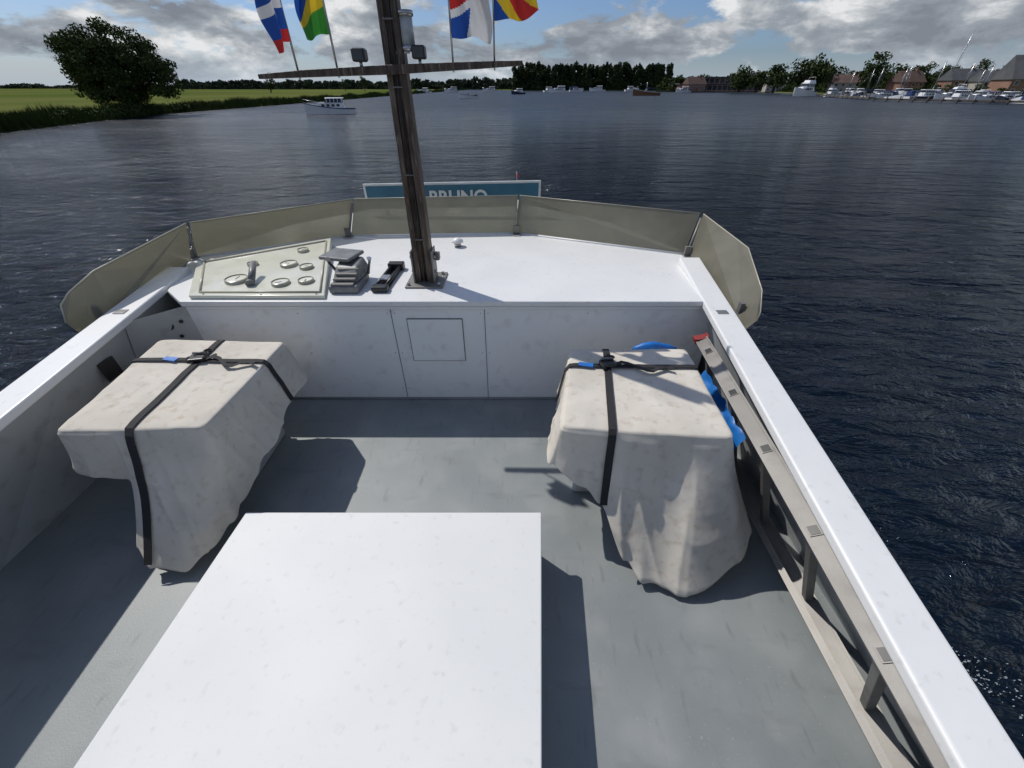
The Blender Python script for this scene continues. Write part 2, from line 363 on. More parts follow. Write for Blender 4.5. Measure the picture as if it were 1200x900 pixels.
# ------------------------------------------------ far buildings
M['brick']=pm('brick',(.22,.12,.085),(.27,.15,.11),.5,.85)
M['brick2']=pm('light_wall',(.42,.39,.34),(.36,.33,.3),.5,.85)
M['roof']=pm('roof_tiles',(.09,.055,.045),(.13,.08,.06),.4,.8)
M['roof2']=pm('roof_grey',(.07,.075,.08),(.10,.10,.105),.4,.8)
M['glass']=pm('window_glass',(.03,.04,.05),(.05,.06,.07),2,.08)
M['wtrim']=pm('white_trim',(.72,.73,.73),None,2,.5)
def house(name,x,y,w,d,h,rh,wall,roof,ang=0,storeys=2):
    E=empty(name); z0=-.72
    box('walls',(-w/2,-d/2,0),(w/2,d/2,h),wall,E)
    o=.5
    v=[(-w/2-o,-d/2-o,h),(w/2+o,-d/2-o,h),(w/2+o,d/2+o,h),(-w/2-o,d/2+o,h),(-w/2-o*.2,0,h+rh),(w/2+o*.2,0,h+rh)]
    mesh('roof',v,[(0,1,5,4),(2,3,4,5),(1,2,5),(3,0,4),(3,2,1,0)],roof,E)
    nw=max(2,int(w/3.2)); sh=h/storeys
    for s_ in range(storeys):
        for i in range(nw):
            cx_=-w/2+(i+.5)*w/nw
            if s_==0 and i==nw//2:
                box('door',(cx_-.5,-d/2-.06,0),(cx_+.5,-d/2+.02,2.2),roof,E); continue
            box('window_frame_%d_%d'%(s_,i),(cx_-.75,-d/2-.05,s_*sh+.85),(cx_+.75,-d/2+.02,s_*sh+min(2.45,sh-.25)),M['wtrim'],E)
            box('window_%d_%d'%(s_,i),(cx_-.63,-d/2-.08,s_*sh+.97),(cx_+.63,-d/2,s_*sh+min(2.33,sh-.37)),M['glass'],E)
    box('chimney',(w*.2,-.4,h+rh*.4),(w*.2+.8,.4,h+rh+1),wall,E)
    E.location=(x,y,z0); E.rotation_euler=(0,0,ang); return E
for u,y,w,d,h,rh,wa,ro,an,st in [(812,425,16,10,5,5,'brick','roof',.2,2),(905,400,14,10,6,4,'brick2','roof2',-.2,2),(1194,205,18,14,5.5,8,'brick','roof2',-.3,2),(1055,250,12,9,5,4.5,'brick','roof',.1,2),(1150,225,11,9,5,4,'brick2','roof2',-.2,2),(985,290,14,9,5,4,'brick2','roof',-.3,2),(1115,235,12,9,5.5,4.5,'brick','roof2',-.1,2)]:
    house('brick_house' if wa=='brick' else 'plastered_house',px2w(u,y),y,w,d,h,rh,M[wa],M[ro],an,st)
E=empty('waterfront_building')
pink=pm('pink_render',(.33,.22,.185),(.28,.19,.165),.3,.8)
box('lower_storey',(-38,-9,0),(36,9,5),pink,E); box('upper_storey',(-24,-7,5),(30,7,9.5),pink,E)
box('lower_roof',(-39.5,-10.2,5),(37.5,10.2,5.6),M['roof2'],E); box('upper_roof',(-26,-8.5,9.5),(32,8.5,10.3),M['roof2'],E)
box('stair_tower',(18,-6,10.3),(26,5,13),M['brick2'],E)
for i in range(17):
    xx=-36+i*4.2; box('window_low_%d'%i,(xx,-9.15,1),(xx+3.3,-8.9,4.1),M['glass'],E)
for i in range(12):
    xx=-22.5+i*4.3; box('window_up_%d'%i,(xx,-7.15,6),(xx+3.3,-6.9,8.8),M['glass'],E)
E.location=(px2w(846,437),437,-.72); E.rotation_euler=(0,0,-.15)
E=empty('church_tower'); box('tower',(-2.5,-2.5,0),(2.5,2.5,13),M['brick'],E)
mesh('spire',[(-2.9,-2.9,13),(2.9,-2.9,13),(2.9,2.9,13),(-2.9,2.9,13),(0,0,24)],[(0,1,4),(1,2,4),(2,3,4),(3,0,4),(3,2,1,0)],M['roof2'],E)
box('belfry_opening',(-.8,-2.6,9),(.8,-2.4,11.5),M['glass'],E); E.location=(px2w(1197,300),300,-.72)

# ------------------------------------------------ boats
M['bwhite']=pm('gelcoat_white',(.82,.83,.83),(.78,.79,.80),.8,.3)
M['bnavy']=pm('gelcoat_navy',(.02,.03,.07),(.03,.04,.08),.8,.3)
M['teak']=pm('teak',(.22,.11,.05),(.16,.08,.04),3,.6)
M['canvasblue']=pm('canvas_blue',(.03,.06,.18),None,3,.8)
def motorboat(name,x,y,L,ang,hull='bwhite',cab=True,fly=False,canopy=None,mast=0):
    E=empty(name); B=L*.32; secs=[]
    for t,wf,zk,sh in [(-.5,.82,0,.0),(-.3,.95,-.05,0),(0,1,-.05,.02),(.25,.82,0,.05),(.4,.5,.0,.075),(.5,.04,.05,.10)]:
        zt=L*(.10+sh); w=B/2*wf; xx=t*L+ (L*.03 if t==.5 else 0)
        secs.append([(xx,-w,zt),(xx-.02*L*(t>.3),-w*.82,-.15),(xx-.02*L*(t>.3),w*.82,-.15),(xx,w,zt)])
    loft('hull',secs,M[hull],E,bevel=.02)
    loft('rub_rail',[[(s[0][0],s[0][1]*1.015,s[0][2]-.10),(s[0][0],s[0][1]*1.015,s[0][2]+.0),(s[3][0],s[3][1]*1.015,s[3][2]+.0),(s[3][0],s[3][1]*1.015,s[3][2]-.10)] for s in secs],M['canvasblue'] if hull=='bwhite' else M['bwhite'],E)
    z1=L*.105
    if cab:
        def cabin(nm,x0,x1,w0,w1,za,zb,rk,mat):
            loft(nm,[[(x0,-w0,za),(x0,w0,za),(x1,w1,za),(x1,-w1,za)],[(x0+rk*.3,-w0*.86,zb),(x0+rk*.3,w0*.86,zb),(x1-rk,w1*.8,zb),(x1-rk,-w1*.8,zb)]],mat,E,bevel=.03)
        cabin('cabin',-.30*L,.30*L,B*.38,B*.27,z1,z1+L*.09,L*.06,M['bwhite'])
        cabin('wheelhouse',-.28*L,.10*L,B*.34,B*.30,z1+L*.09,z1+L*.10,L*.0,M['bwhite'])
        cabin('windscreen_band',-.27*L,.10*L,B*.335,B*.29,z1+L*.10,z1+L*.165,L*.05,M['glass'])
        for i in range(5):
            xx=-.26*L+i*.075*L
            for s_ in (-1,1): box('pillar_%d%d'%(i,s_),(xx,s_*B*.325-.03,z1+L*.1),(xx+.012*L,s_*B*.325+.03,z1+L*.166),M['bwhite'],E)
        cabin('wheelhouse_roof',-.30*L,.07*L,B*.35,B*.30,z1+L*.165,z1+L*.182,L*.01,M[canopy] if canopy else M['bwhite'])
        for i in range(4):
            xx=-.2*L+i*.1*L
            for s_ in (-1,1): box('side_window_%d%d'%(i,s_),(xx,s_*B*.345-.04,z1+L*.03),(xx+.06*L,s_*B*.345+.04,z1+L*.07),M['glass'],E)
        if canopy:
            cabin('cockpit_tent',-.46*L,-.29*L,B*.36,B*.36,z1,z1+L*.15,-.01*L,M[canopy])
        if fly:
            cabin('flybridge',-.28*L,.02*L,B*.3,B*.25,z1+L*.185,z1+L*.235,L*.03,M['bwhite'])
            tube('radar_arch',[(-.2*L,-B*.27,z1+L*.2),(-.22*L,-B*.25,z1+L*.3),(-.22*L,B*.25,z1+L*.3),(-.2*L,B*.27,z1+L*.2)],.05,M['bwhite'],E,6)
    else:
        box('engine_box',(-.45*L,-B*.15,z1-.1),(-.35*L,B*.15,z1+.3),M['black'],E,bevel=.05)
        box('bench',(-.2*L,-B*.35,z1-.1),(-.1*L,B*.35,z1+.15),M['teak'],E,bevel=.03)
        loft('windscreen',[[(.05*L,-B*.35,z1),(.05*L,B*.35,z1),(.07*L,B*.35,z1),(.07*L,-B*.35,z1)],[(0,-B*.3,z1+.1*L),(0,B*.3,z1+.1*L),(.015*L,B*.3,z1+.1*L),(.015*L,-B*.3,z1+.1*L)]],M['glass'],E)
    tube('bow_rail',[(.1*L,-B*.45,z1+.5),(.35*L,-B*.3,z1+.65+.04*L),(.52*L,0,z1+.7+.06*L),(.35*L,B*.3,z1+.65+.04*L),(.1*L,B*.45,z1+.5)],.025,M['steel'],E,5)
    if mast:
        tube('mast',[(.02*L,0,z1),(.02*L,0,z1+mast)],.10,M['steel'],E,6)
        tube('boom',[(.02*L,0,z1+1.6),(-.4*L,0,z1+1.5)],.12,M['canvasblue'],E,6)
        for q in (-1,1): tube('shroud_%d'%q,[(.02*L,0,z1+mast*.95),(.02*L,q*B*.45,z1)],.02,M['steel'],E,4)
        tube('forestay',[(.02*L,0,z1+mast*.95),(.5*L,0,z1+.12*L)],.02,M['steel'],E,4)
    E.location=(x,y,-1.2); E.rotation_euler=(0,0,ang); return E
motorboat('cabin_cruiser',-29.5,78,7.6,math.radians(-165),canopy=None)
motorboat('motor_yacht',px2w(940,235,-1.2),235,18,math.radians(215),fly=True)
motorboat('wooden_tender',px2w(757,255,-1.2),255,14,math.radians(185),hull='teak',cab=False,mast=4)
motorboat('speedboat',px2w(549,190,-1.2),190,8,math.radians(215),cab=False)
motorboat('speedboat',px2w(607,300,-1.2),300,10,math.radians(220),hull='bnavy')
motorboat('cabin_cruiser',px2w(655,380,-1.2),380,15,math.radians(185))
motorboat('cabin_cruiser',px2w(645,430,-1.2),430,13,math.radians(20))
motorboat('cabin_cruiser',px2w(530,420,-1.2),420,13,math.radians(200))
motorboat('cabin_cruiser',px2w(700,500,-1.2),500,16,math.radians(170))
motorboat('cabin_cruiser',px2w(497,360,-1.2),360,11,math.radians(170))
motorboat('cabin_cruiser',px2w(740,520,-1.2),520,15,math.radians(10))
motorboat('cabin_cruiser',px2w(575,460,-1.2),460,14,math.radians(190))
motorboat('cabin_cruiser',px2w(675,470,-1.2),470,14,math.radians(15),canopy='canvasblue')
motorboat('cabin_cruiser',px2w(800,400,-1.2),400,13,math.radians(195))
random.seed(11)
for i,(u,y,L,m_) in enumerate([(975,225,11,0),(990,212,10,12),(1005,202,12,0),(1020,195,10,14),(1034,186,11,0),(1047,178,9.5,13),(1060,190,12,0),(1073,172,10,0),(1086,168,11,15),(1099,164,10,27),(1112,160,11,0),(1126,154,10,0),(1142,150,11,13),(1158,142,10,0),(1174,138,10,0),(1190,134,10,12),(1208,130,10,0),(1012,235,12,15),(1052,215,11,16),(1080,205,12,0),(1120,185,11,15),(1150,165,11,0),(1165,155,10,0),(1135,170,10,12),(1185,147,11,0),(1095,185,11,0),(1030,212,12,0),(995,240,12,0)]):
    motorboat('sailing_yacht' if m_ else 'cabin_cruiser',px2w(u,y,-1.2),y,L*random.uniform(.75,1.0),math.radians(random.choice([200,235,180,40,10,260])+random.uniform(-10,10)),hull='bnavy' if i%6==2 else 'bwhite',cab=(not m_) or i%2==0,mast=m_*.62,canopy='canvasblue' if i%3==1 else None,fly=(i%5==0))
E=empty('wooden_jetty'); A=Vector((112,150)); Bv=Vector((138,98)); dd=(Bv-A); nn=Vector((-dd.y,dd.x)).normalized()
M['jetty']=pm('jetty_wood',(.07,.06,.05),(.12,.10,.085),2,.85)
loft('deck',[[(p.x,p.y,-.85),(p.x,p.y,-.42),(p.x+nn.x*2.2,p.y+nn.y*2.2,-.42),(p.x+nn.x*2.2,p.y+nn.y*2.2,-.85)] for p in (A,Bv)],M['jetty'],E)
for i in range(18):
    p=A+dd*(i/17); tube('pile_%d'%i,[(p.x-.1,p.y-.2,-1.6),(p.x-.1,p.y-.2,.25)],.17,M['jetty'],E,7)
E=empty('wooden_jetty'); A=Vector((140,222)); Bv=Vector((122,166))
loft('deck',[[(p.x,p.y,-.85),(p.x,p.y,-.42),(p.x+2,p.y,-.42),(p.x+2,p.y,-.85)] for p in (A,Bv)],M['jetty'],E)
for i in range(12):
    p=A+(Bv-A)*(i/11); tube('pile_%d'%i,[(p.x,p.y,-1.6),(p.x,p.y,.4)],.17,M['jetty'],E,7)

# ================================================= OUR BOAT
BOAT=empty('barge')
mesh('deck_floor',[(-3.10,-6.8,0),(1.80,-6.8,0),(1.80,3.0,0),(-3.10,3.0,0)],[(0,1,2,3)],M['floor'],BOAT)
zc=lambda y:.90+.0720*(y-1.55)
xl=lambda y:-2.71-.0783*(y-1.55)
xr=lambda y:1.242+.09*(y-.23)
def cap(name,xf_,w,y0,y1,N=10):
    secs=[]
    for i in range(N+1):
        y=y0+(y1-y0)*i/N; x=xf_(y); z=zc(y)
        secs.append([(x,y,z-.055),(x,y,z),(x+w,y,z),(x+w,y,z-.055)])
    return loft(name,secs,M['white'],BOAT,bevel=.012)
cap('gunwale_cap_port',xl,-.2,-6.5,3.40)
cap('gunwale_cap_starboard',xr,.19,-6.5,3.60)
def wall(name,base,top,mat,th=.04,sg=1):
    secs=[]
    for (bx_,y_),(tx,ty,tz) in zip(base,top):
        secs.append([(bx_,y_,-.02),(tx,ty,tz),(tx+sg*th,ty,tz),(bx_+sg*th,y_,-.02)])
    return loft(name,secs,mat,BOAT)
ys=[-6.4,0,1.2,2.0,2.7,3.3]
wall('port_bulwark',[(-3.06,y) for y in ys],[(xl(y)-.05,y,zc(y)-.05) for y in ys],M['wallgrey'],sg=-1)
wall('starboard_bulwark',[(1.78,y) for y in ys],[(xr(y)+.06,y,zc(y)-.05) for y in ys],M['wallgrey'],sg=1)
st=[-6.8,-4,-1.5,0,1.2,2.4,3.4]
ringt=[(xl(y)-.18,y,zc(y)-.06) for y in st]+[(-3.15,4.0,.93),(-2.7,4.95,.93),(-1.8,5.8,.93),(-.75,6.2,.93),(.3,5.9,.93),(1.25,5.05,.93),(1.82,3.95,.93)]+[(xr(y)+.17,y,zc(y)-.06) for y in st[::-1]]
def ringat(k,z):
    out=[]
    for i,(x,y,_) in enumerate(ringt):
        if i<7: out.append((-3.16*k,y,z))
        elif i>=len(ringt)-7: out.append((1.86*k,y,z))
        else: out.append((-.68+(x+.68)*.99*k,y*.99,z))
    return out
rings=[ringt,ringat(1.0,.1),ringat(.96,-1.5)]; nn_=len(ringt); hf=[]
for i in range(2):
    for j in range(nn_):
        a=i*nn_+j;b=i*nn_+(j+1)%nn_; hf.append((a,b,b+nn_,a+nn_))
mesh('hull_sides',[p for r in rings for p in r],hf,M['hull'],BOAT)
box('bulkhead',(-2.56,2.82,0),(1.62,2.86,.935),M['bulk'],BOAT)
mesh('corner_panel',[(-3.08,2.55,0),(-2.56,2.82,0),(-2.56,2.82,.935),(-2.83,2.55,.93)],[(0,1,2,3)],M['wallgrey'],BOAT)
fd=[(-2.56,2.79),(1.60,2.79),(1.58,3.45),(1.78,3.84),(1.2,5.0),(.3,5.85),(-.75,6.15),(-1.8,5.75),(-2.65,4.9),(-3.12,3.8),(-2.93,3.35),(-2.80,3.0)]
poly_prism('foredeck',fd,.94,.985,M['white'],BOAT,bevel=.008)
for nm,x in (('seam_a',-.96),('seam_b',-.218)): box(nm,(x-.0022,2.816,.01),(x+.0022,2.8205,.91),M['seam'],BOAT)
box('access_panel_gap',(-.844,2.812,.424),(-.396,2.8205,.826),M['seam'],BOAT)
box('access_panel',(-.838,2.809,.430),(-.402,2.8185,.820),M['bulk'],BOAT)
for x in (-.93,-.25,-.99,-.19,-1.7,.6):
    for z in (.12,.5,.87):
        tube('screw',[(x,2.822,z),(x,2.817,z)],.005,M['steel'],BOAT,8)
box('drip_trim',(-2.54,2.80,.912),(1.55,2.8195,.936),M['white'],BOAT,bevel=.003)
tube('floor_weld',[(-2.55,2.815,.008),(1.6,2.815,.008)],.012,M['floor'],BOAT,6)
for p,r in (((-2.70,2.735,.80),.035),((-2.66,2.757,.70),.014),((-2.62,2.778,.82),.014)):
    tube('hole',[p,(p[0]+.003,p[1]-.006,p[2])],r,M['black'],BOAT,16)
box('port_locker_slot',(-2.845,2.22,.64),(-2.835,2.34,.78),M['black'],BOAT)
box('cap_hinge',(xl(2.62)-.13,2.6,zc(2.6)),(xl(2.62)-.05,2.66,zc(2.6)+.008),M['steel'],BOAT,bevel=.002)
box('cap_hinge',(xr(2.62)+.05,2.6,zc(2.6)),(xr(2.62)+.13,2.65,zc(2.6)+.008),M['steel'],BOAT,bevel=.002)

# hatch
H=empty('deck_hatch')
def quadprism(nm,c,z0,z1,mat,bv,ins=0):
    cx_=sum(p[0] for p in c)/4; cy_=sum(p[1] for p in c)/4
    c=[(x-math.copysign(ins,x-cx_),y-math.copysign(ins,y-cy_)) for x,y in c]
    return poly_prism(nm,c,z0,z1,mat,H,bv)
hc=[(-1.60,-.75),(.045,-.75),(.167,1.335),(-1.507,1.335)]
quadprism('lid',hc,.335,.38,M['hatch'],.006); quadprism('coaming',hc,0,.335,M['white'],.004,.02)

# windscreen
WS=empty('windscreen')
base=[(-3.06,3.77,.99),(-1.79,4.45,.99),(.05,4.55,.99),(1.70,3.84,.99)]
top=[(-2.92,3.70,1.325),(-1.69,4.53,1.35),(.074,4.65,1.36),(1.826,4.01,1.33)]
def panel(nm,pts,parent,mat,th=.006):
    pts=[Vector(p) for p in pts]; nrm=(pts[1]-pts[0]).cross(pts[2]-pts[1]).normalized()*th
    return loft(nm,[[p for p in pts],[p+nrm for p in pts]],mat,parent,bevel=.002)
for i in range(3):
    a,b,c,d=[Vector(p) for p in (base[i],base[i+1],top[i+1],top[i])]
    e_=.006
    panel('pane_%d'%i,[a.lerp(b,e_),b.lerp(a,e_),c.lerp(d,e_),d.lerp(c,e_)],WS,M['plexi'])
    tube('top_rim_%d'%i,[d.lerp(c,e_),c.lerp(d,e_)],.005,M['rim'],WS,6)
    tube('base_trim_%d'%i,[a,b],.012,M['white'],WS,8)
panel('wing_port',[(-3.03,3.66,1.0),(-2.92,3.67,1.325),(-3.075,2.80,1.22),(-3.13,2.60,1.14),(-3.165,2.53,1.08),(-3.15,2.47,.97),(-3.145,2.50,.87),(-3.13,2.56,.845),(-3.06,2.74,.90)],WS,M['plexi'])
panel('wing_starboard',[(1.72,3.80,.99),(1.72,2.60,.86),(1.735,2.56,.87),(1.79,2.57,.93),(1.826,2.62,.98),(1.853,2.74,1.10),(1.927,3.22,1.25),(1.91,3.36,1.265),(1.83,3.97,1.33)],WS,M['plexi'])
tube('wing_rim_port',[(-2.92,3.67,1.328),(-3.075,2.80,1.223),(-3.13,2.60,1.143),(-3.165,2.53,1.08),(-3.15,2.47,.97)],.005,M['rim'],WS,6)
tube('wing_rim_starboard',[(1.83,3.97,1.333),(1.91,3.36,1.268),(1.927,3.22,1.253),(1.853,2.74,1.10),(1.826,2.62,.98),(1.79,2.57,.93)],.005,M['rim'],WS,6)
for i in range(4):
    b_=Vector(base[i]); t_=Vector(top[i]); off=Vector((0,-.03,0))
    tube('bracket_post_%d'%i,[b_+off+Vector((.03 if i==0 else 0,0,0)),t_.lerp(b_,.1)+off],.012,M['alu'],WS,6)
    box('bracket_foot_%d'%i,(b_.x-.04,b_.y-.11,.986),(b_.x+.04,b_.y-.0,1.0),M['steel'],WS,bevel=.003)
    box('bracket_clip_%d'%i,(b_.x-.03,b_.y-.05,1.0),(b_.x+.03,b_.y-.02,1.08),M['alu'],WS,bevel=.004)
box('wing_clip_port',(-3.14,2.66,.92),(-3.11,2.70,1.02),M['greyplastic'],WS); box('wing_clip_starboard',(1.73,2.72,.9),(1.76,2.76,1.0),M['greyplastic'],WS)

# instrument panel
D=empty('instrument_panel')
dq=[(-2.50,2.83),(-1.45,2.83),(-1.86,4.12),(-2.86,3.52)]
zp=lambda y:1.015+.05*(y-2.8)/1.3
loft('panel_housing',[[(x,y,.988) for x,y in dq],[(x,y,zp(y)) for x,y in dq]],M['dash'],D,bevel=.006)
iq=[(-2.44,2.88),(-1.50,2.88),(-1.87,4.02),(-2.77,3.48)]
for i in range(4):
    a=iq[i];b=iq[(i+1)%4]
    tube('cover_lip_%d'%i,[(a[0],a[1],zp(a[1])+.004),(b[0],b[1],zp(b[1])+.004)],.009,M['rim'],D,6)
for i,(x,y,r) in enumerate([(-2.27,3.10,.088),(-1.98,3.42,.072),(-1.88,3.04,.070),(-1.69,3.08,.062),(-1.80,3.36,.058),(-1.99,3.75,.05),(-2.30,3.42,.045)]):
    z=zp(y)
    secs=[]
    for rr,dz in ((1.02,-.005),(1,.022),(.90,.025),(.87,.014)):
        secs.append([(x+r*rr*math.cos(t),y+r*rr*math.sin(t),z+dz) for t in [2*math.pi*k/32 for k in range(32)]])
    loft('bezel_%d'%i,secs,M['ring'],D,cap=False); tube('dial_%d'%i,[(x,y,z+.0),(x,y,z+.016)],r*.88,M['dial'],D,32)
    box('needle_%d'%i,(x-.003,y-.01,z+.0165),(x+.003,y+r*.6,z+.0185),M['greyplastic'],D,rot=i*1.1,piv=(x,y))
tube('toggle_handle',[(-2.10,3.02,1.05),(-2.16,3.22,1.13)],.026,M['greyplastic'],D,12)
tube('toggle_knob',[(-2.105,3.01,1.045),(-2.10,2.99,1.04)],.034,M['greyplastic'],D,12)
for i,x in enumerate((-2.4,-1.95,-1.52)): tube('panel_screw_%d'%i,[(x,2.855,1.012),(x,2.855,1.022)],.008,M['steel'],D,8)

# throttle unit
Tq=empty('throttle_control')
box('base',(-1.45,2.92,.987),(-1.22,3.24,1.05),M['greyplastic'],Tq,bevel=.015)
loft('body',[[(-1.44,2.98,1.05),(-1.23,2.98,1.05),(-1.21,3.30,1.05),(-1.45,3.30,1.05)],[(-1.42,3.10,1.15),(-1.24,3.08,1.15),(-1.25,3.28,1.17),(-1.44,3.30,1.17)]],M['greyplastic'],Tq,bevel=.02)
for i in range(4): box('rib_%d'%i,(-1.43+.01*i,2.93+.045*i,1.052+.022*i),(-1.25+.005*i,2.965+.045*i,1.066+.024*i),M['alu'],Tq,bevel=.004)
tube('lever_a',[(-1.46,3.2,1.05),(-1.50,3.16,1.16),(-1.49,3.14,1.19)],[.014,.012,.022],M['greyplastic'],Tq,10)
tube('lever_b',[(-1.21,3.2,1.05),(-1.17,3.18,1.16),(-1.165,3.17,1.19)],[.012,.01,.02],M['steel'],Tq,10)
box('lid',(-1.56,3.14,1.17),(-1.28,3.38,1.20),M['greyplastic'],Tq,bevel=.012,rot=-.25)
G=empty('deck_cleat')
for x in (-1.10,-1.02): tube('rail_%g'%x,[(x,3.0,1.02),(x+.02,3.45,1.02)],.014,M['black'],G,10)
box('end_a',(-1.125,2.94,.987),(-.995,3.02,1.035),M['black'],G,bevel=.015); box('end_b',(-1.11,3.42,.987),(-.97,3.5,1.05),M['black'],G,bevel=.012)
box('base_plate',(-1.10,3.0,.986),(-1.0,3.44,.997),M['black'],G,bevel=.003); box('hasp',(-1.09,3.1,1.0),(-1.02,3.2,1.04),M['steel'],G,bevel=.006)

# mast
MA=empty('ship_mast'); mx_,my_=-.726,3.19
def tapered(nm,x0,x1,y0,y1,z0,z1,k,mat,bv):
    a=[(x0,y0,z0),(x1,y0,z0),(x1,y1,z0),(x0,y1,z0)]
    b=[(mx_+(x-mx_)*k,my_+(y-my_)*k,z1) for x,y,_ in a]
    return loft(nm,[a,[tuple(np.array(p)*.5+np.array(q)*.5) for p,q in zip(a,b)],b],mat,MA,bevel=bv)
tapered('plank_a',mx_-.074,mx_-.03,my_-.06,my_+.06,.985,3.7,.72,M['mast'],.006)
tapered('plank_b',mx_+.022,mx_+.074,my_-.06,my_+.06,.985,3.7,.72,M['mast'],.006)
tapered('web',mx_-.03,mx_+.022,my_-.03,my_+.05,.985,3.7,.72,M['mast'],0)
box('base_plate',(mx_-.15,my_-.16,.987),(mx_+.16,my_+.17,1.0),M['alu'],MA,bevel=.004)
for sx in (-1,1):
    box('tabernacle_%d'%sx,(mx_+sx*.082-.006,my_-.08,1.0),(mx_+sx*.082+.006,my_+.08,1.26),M['alu'],MA,bevel=.003)
    for z in (1.08,1.2): tube('bolt',[(mx_+sx*.08,my_-.02,z),(mx_+sx*.105,my_-.02,z)],.012,M['steel'],MA,6)
    for sy in (-1,1): tube('plate_bolt',[(mx_+sx*.125,my_+sy*.12,1.0),(mx_+sx*.125,my_+sy*.12,1.02)],.013,M['steel'],MA,6)
box('side_fitting',(mx_+.09,my_+.0,1.16),(mx_+.13,my_+.06,1.22),M['alu'],MA,bevel=.008)
for z in (1.35,1.8,2.3,2.62): tube('clamp_%g'%z,[(mx_-.03,my_-.068,z),(mx_+.03,my_-.068,z)],.004,M['greyplastic'],MA,6)
tube('cable_a',[(mx_+.004,my_-.045,1.0)]+[(mx_+.004+.006*math.sin(z*5),my_-.045,z) for z in np.arange(1.1,3.6,.1)],.007,M['black'],MA,6)
loft('crossarm',[[(x,3.10,z-.02*k),(x,3.10,z+.02*k),(x,3.14,z+.02*k),(x,3.14,z-.02*k)] for x,z,k in ((-1.58,2.352,.6),(-1.3,2.366,.9),(-.73,2.387,1.2),(-.2,2.408,.9),(.065,2.418,.6))],M['mast'],MA,bevel=.004)
for i,x in enumerate((-.93,-.565)):
    z=2.43+(x+.73)*.036
    box('floodlight_%d'%i,(x-.04,3.08,z),(x+.04,3.15,z+.066),M['black'],MA,bevel=.01)
    box('floodlight_lens_%d'%i,(x-.032,3.074,z+.008),(x+.032,3.083,z+.058),M['glass'],MA)
    for k in range(5): box('fin_%d_%d'%(i,k),(x-.036+k*.017,3.145,z+.01),(x-.031+k*.017,3.165,z+.058),M['black'],MA)
tube('floodlight_bracket',[(-.93,3.12,2.44),(-.93,3.12,2.385)],.01,M['steel'],MA,6); tube('floodlight_bracket_b',[(-.565,3.12,2.44),(-.565,3.12,2.395)],.01,M['steel'],MA,6)
M['lens']=pm('frosted_lens',(.45,.47,.48),(.35,.37,.38),20,.12)
nx,ny=-.63,3.16
tube('nav_light_cap',[(nx,ny,2.635),(nx,ny,2.66)],.046,M['steel'],MA,18); tube('nav_light_base',[(nx,ny,2.475),(nx,ny,2.50)],.046,M['steel'],MA,18)
tube('nav_light_lens',[(nx,ny,2.50),(nx,ny,2.635)],.038,M['lens'],MA,18); box('nav_light_arm',(nx-.08,ny-.01,2.465),(nx,ny+.01,2.475),M['steel'],MA)
# flags
fm=[flat('flag_red',(.50,.03,.03)),flat('flag_white',(.72,.72,.72)),flat('flag_blue',(.02,.08,.35)),flat('flag_yellow',(.72,.50,.03)),flat('flag_green',(.05,.28,.04))]
for m_ in fm:
    n_=m_.node_tree.nodes; l_=m_.node_tree.links; t_=n_.new('ShaderNodeBsdfTranslucent'); b_=n_['Principled BSDF']
    l_.new(b_.inputs['Base Color'].links[0].from_socket,t_.inputs['Color']); x_=n_.new('ShaderNodeMixShader'); x_.inputs['Fac'].default_value=.4
    l_.new(b_.outputs[0],x_.inputs[1]); l_.new(t_.outputs[0],x_.inputs[2]); l_.new(x_.outputs[0],n_['Material Output'].inputs['Surface'])
def flag(x,y,z0,w,h,ang,fn,ph,droop,amp=1.0):
    F=empty('signal_flag'); zb=2.39+(x+.73)*.036
    tube('pole',[(x,y,zb-.03),(x,y,z0+h+.08)],.006,M['steel'],F,6)
    N,Mh=60,60;V=[];Fc=[];mi=[]
    for i in range(N+1):
        for j in range(Mh+1):
            a=i/N;b=j/Mh
            off=amp*(.04*math.sin(a*9+ph+b*2.2)*(a**.6)+.014*math.sin(a*21+b*6+ph)*a)
            V.append((x+w*a*math.cos(ang)-off*math.sin(ang)+.012*math.sin(b*7+ph)*a,y+w*a*math.sin(ang)+off*math.cos(ang),z0+h*b-droop*a*a-.016*math.sin(a*8+ph)*a))
    for i in range(N):
        for j in range(Mh):
            k=i*(Mh+1)+j; Fc.append((k,k+Mh+1,k+Mh+2,k+1)); mi.append(fn((i+.5)/N,(j+.5)/Mh))
    o=mesh('cloth',V,Fc,fm,F,smooth=True)
    o.data.polygons.foreach_set('material_index',mi)
flag(-1.33,3.12,2.52,.13,.34,math.radians(250),lambda a,b:(0 if b<.16 else (1 if abs(a-.5)<.14 or abs(b-.5)<.07 else 2)),.4,.05,1.1)
flag(-1.083,3.12,2.55,.15,.30,math.radians(196),lambda a,b:4 if b+.25*a<.42 else (3 if b+.6*a<.85 else 2),1.9,.03,.8)
def f3(a,b):   # blue lower hoist, red upper hoist and fly, white diagonal and cross band
    if abs(b-.30-.25*a)<.055 or abs(a-.45-.3*b)<.06: return 1
    if b<.30+.25*a: return 2 if a<.45+.3*b else 1
    return 0
flag(-.363,3.12,2.535,.235,.34,math.radians(8),f3,.2,.01)
flag(-.108,3.12,2.61,.25,.30,math.radians(6),lambda a,b:(2 if a+.9*b<.35 else (3 if a+.9*b<.65 else (0 if a+.9*b<1.0 else (3 if a+.9*b<1.25 else 2)))),2.5,-.03)
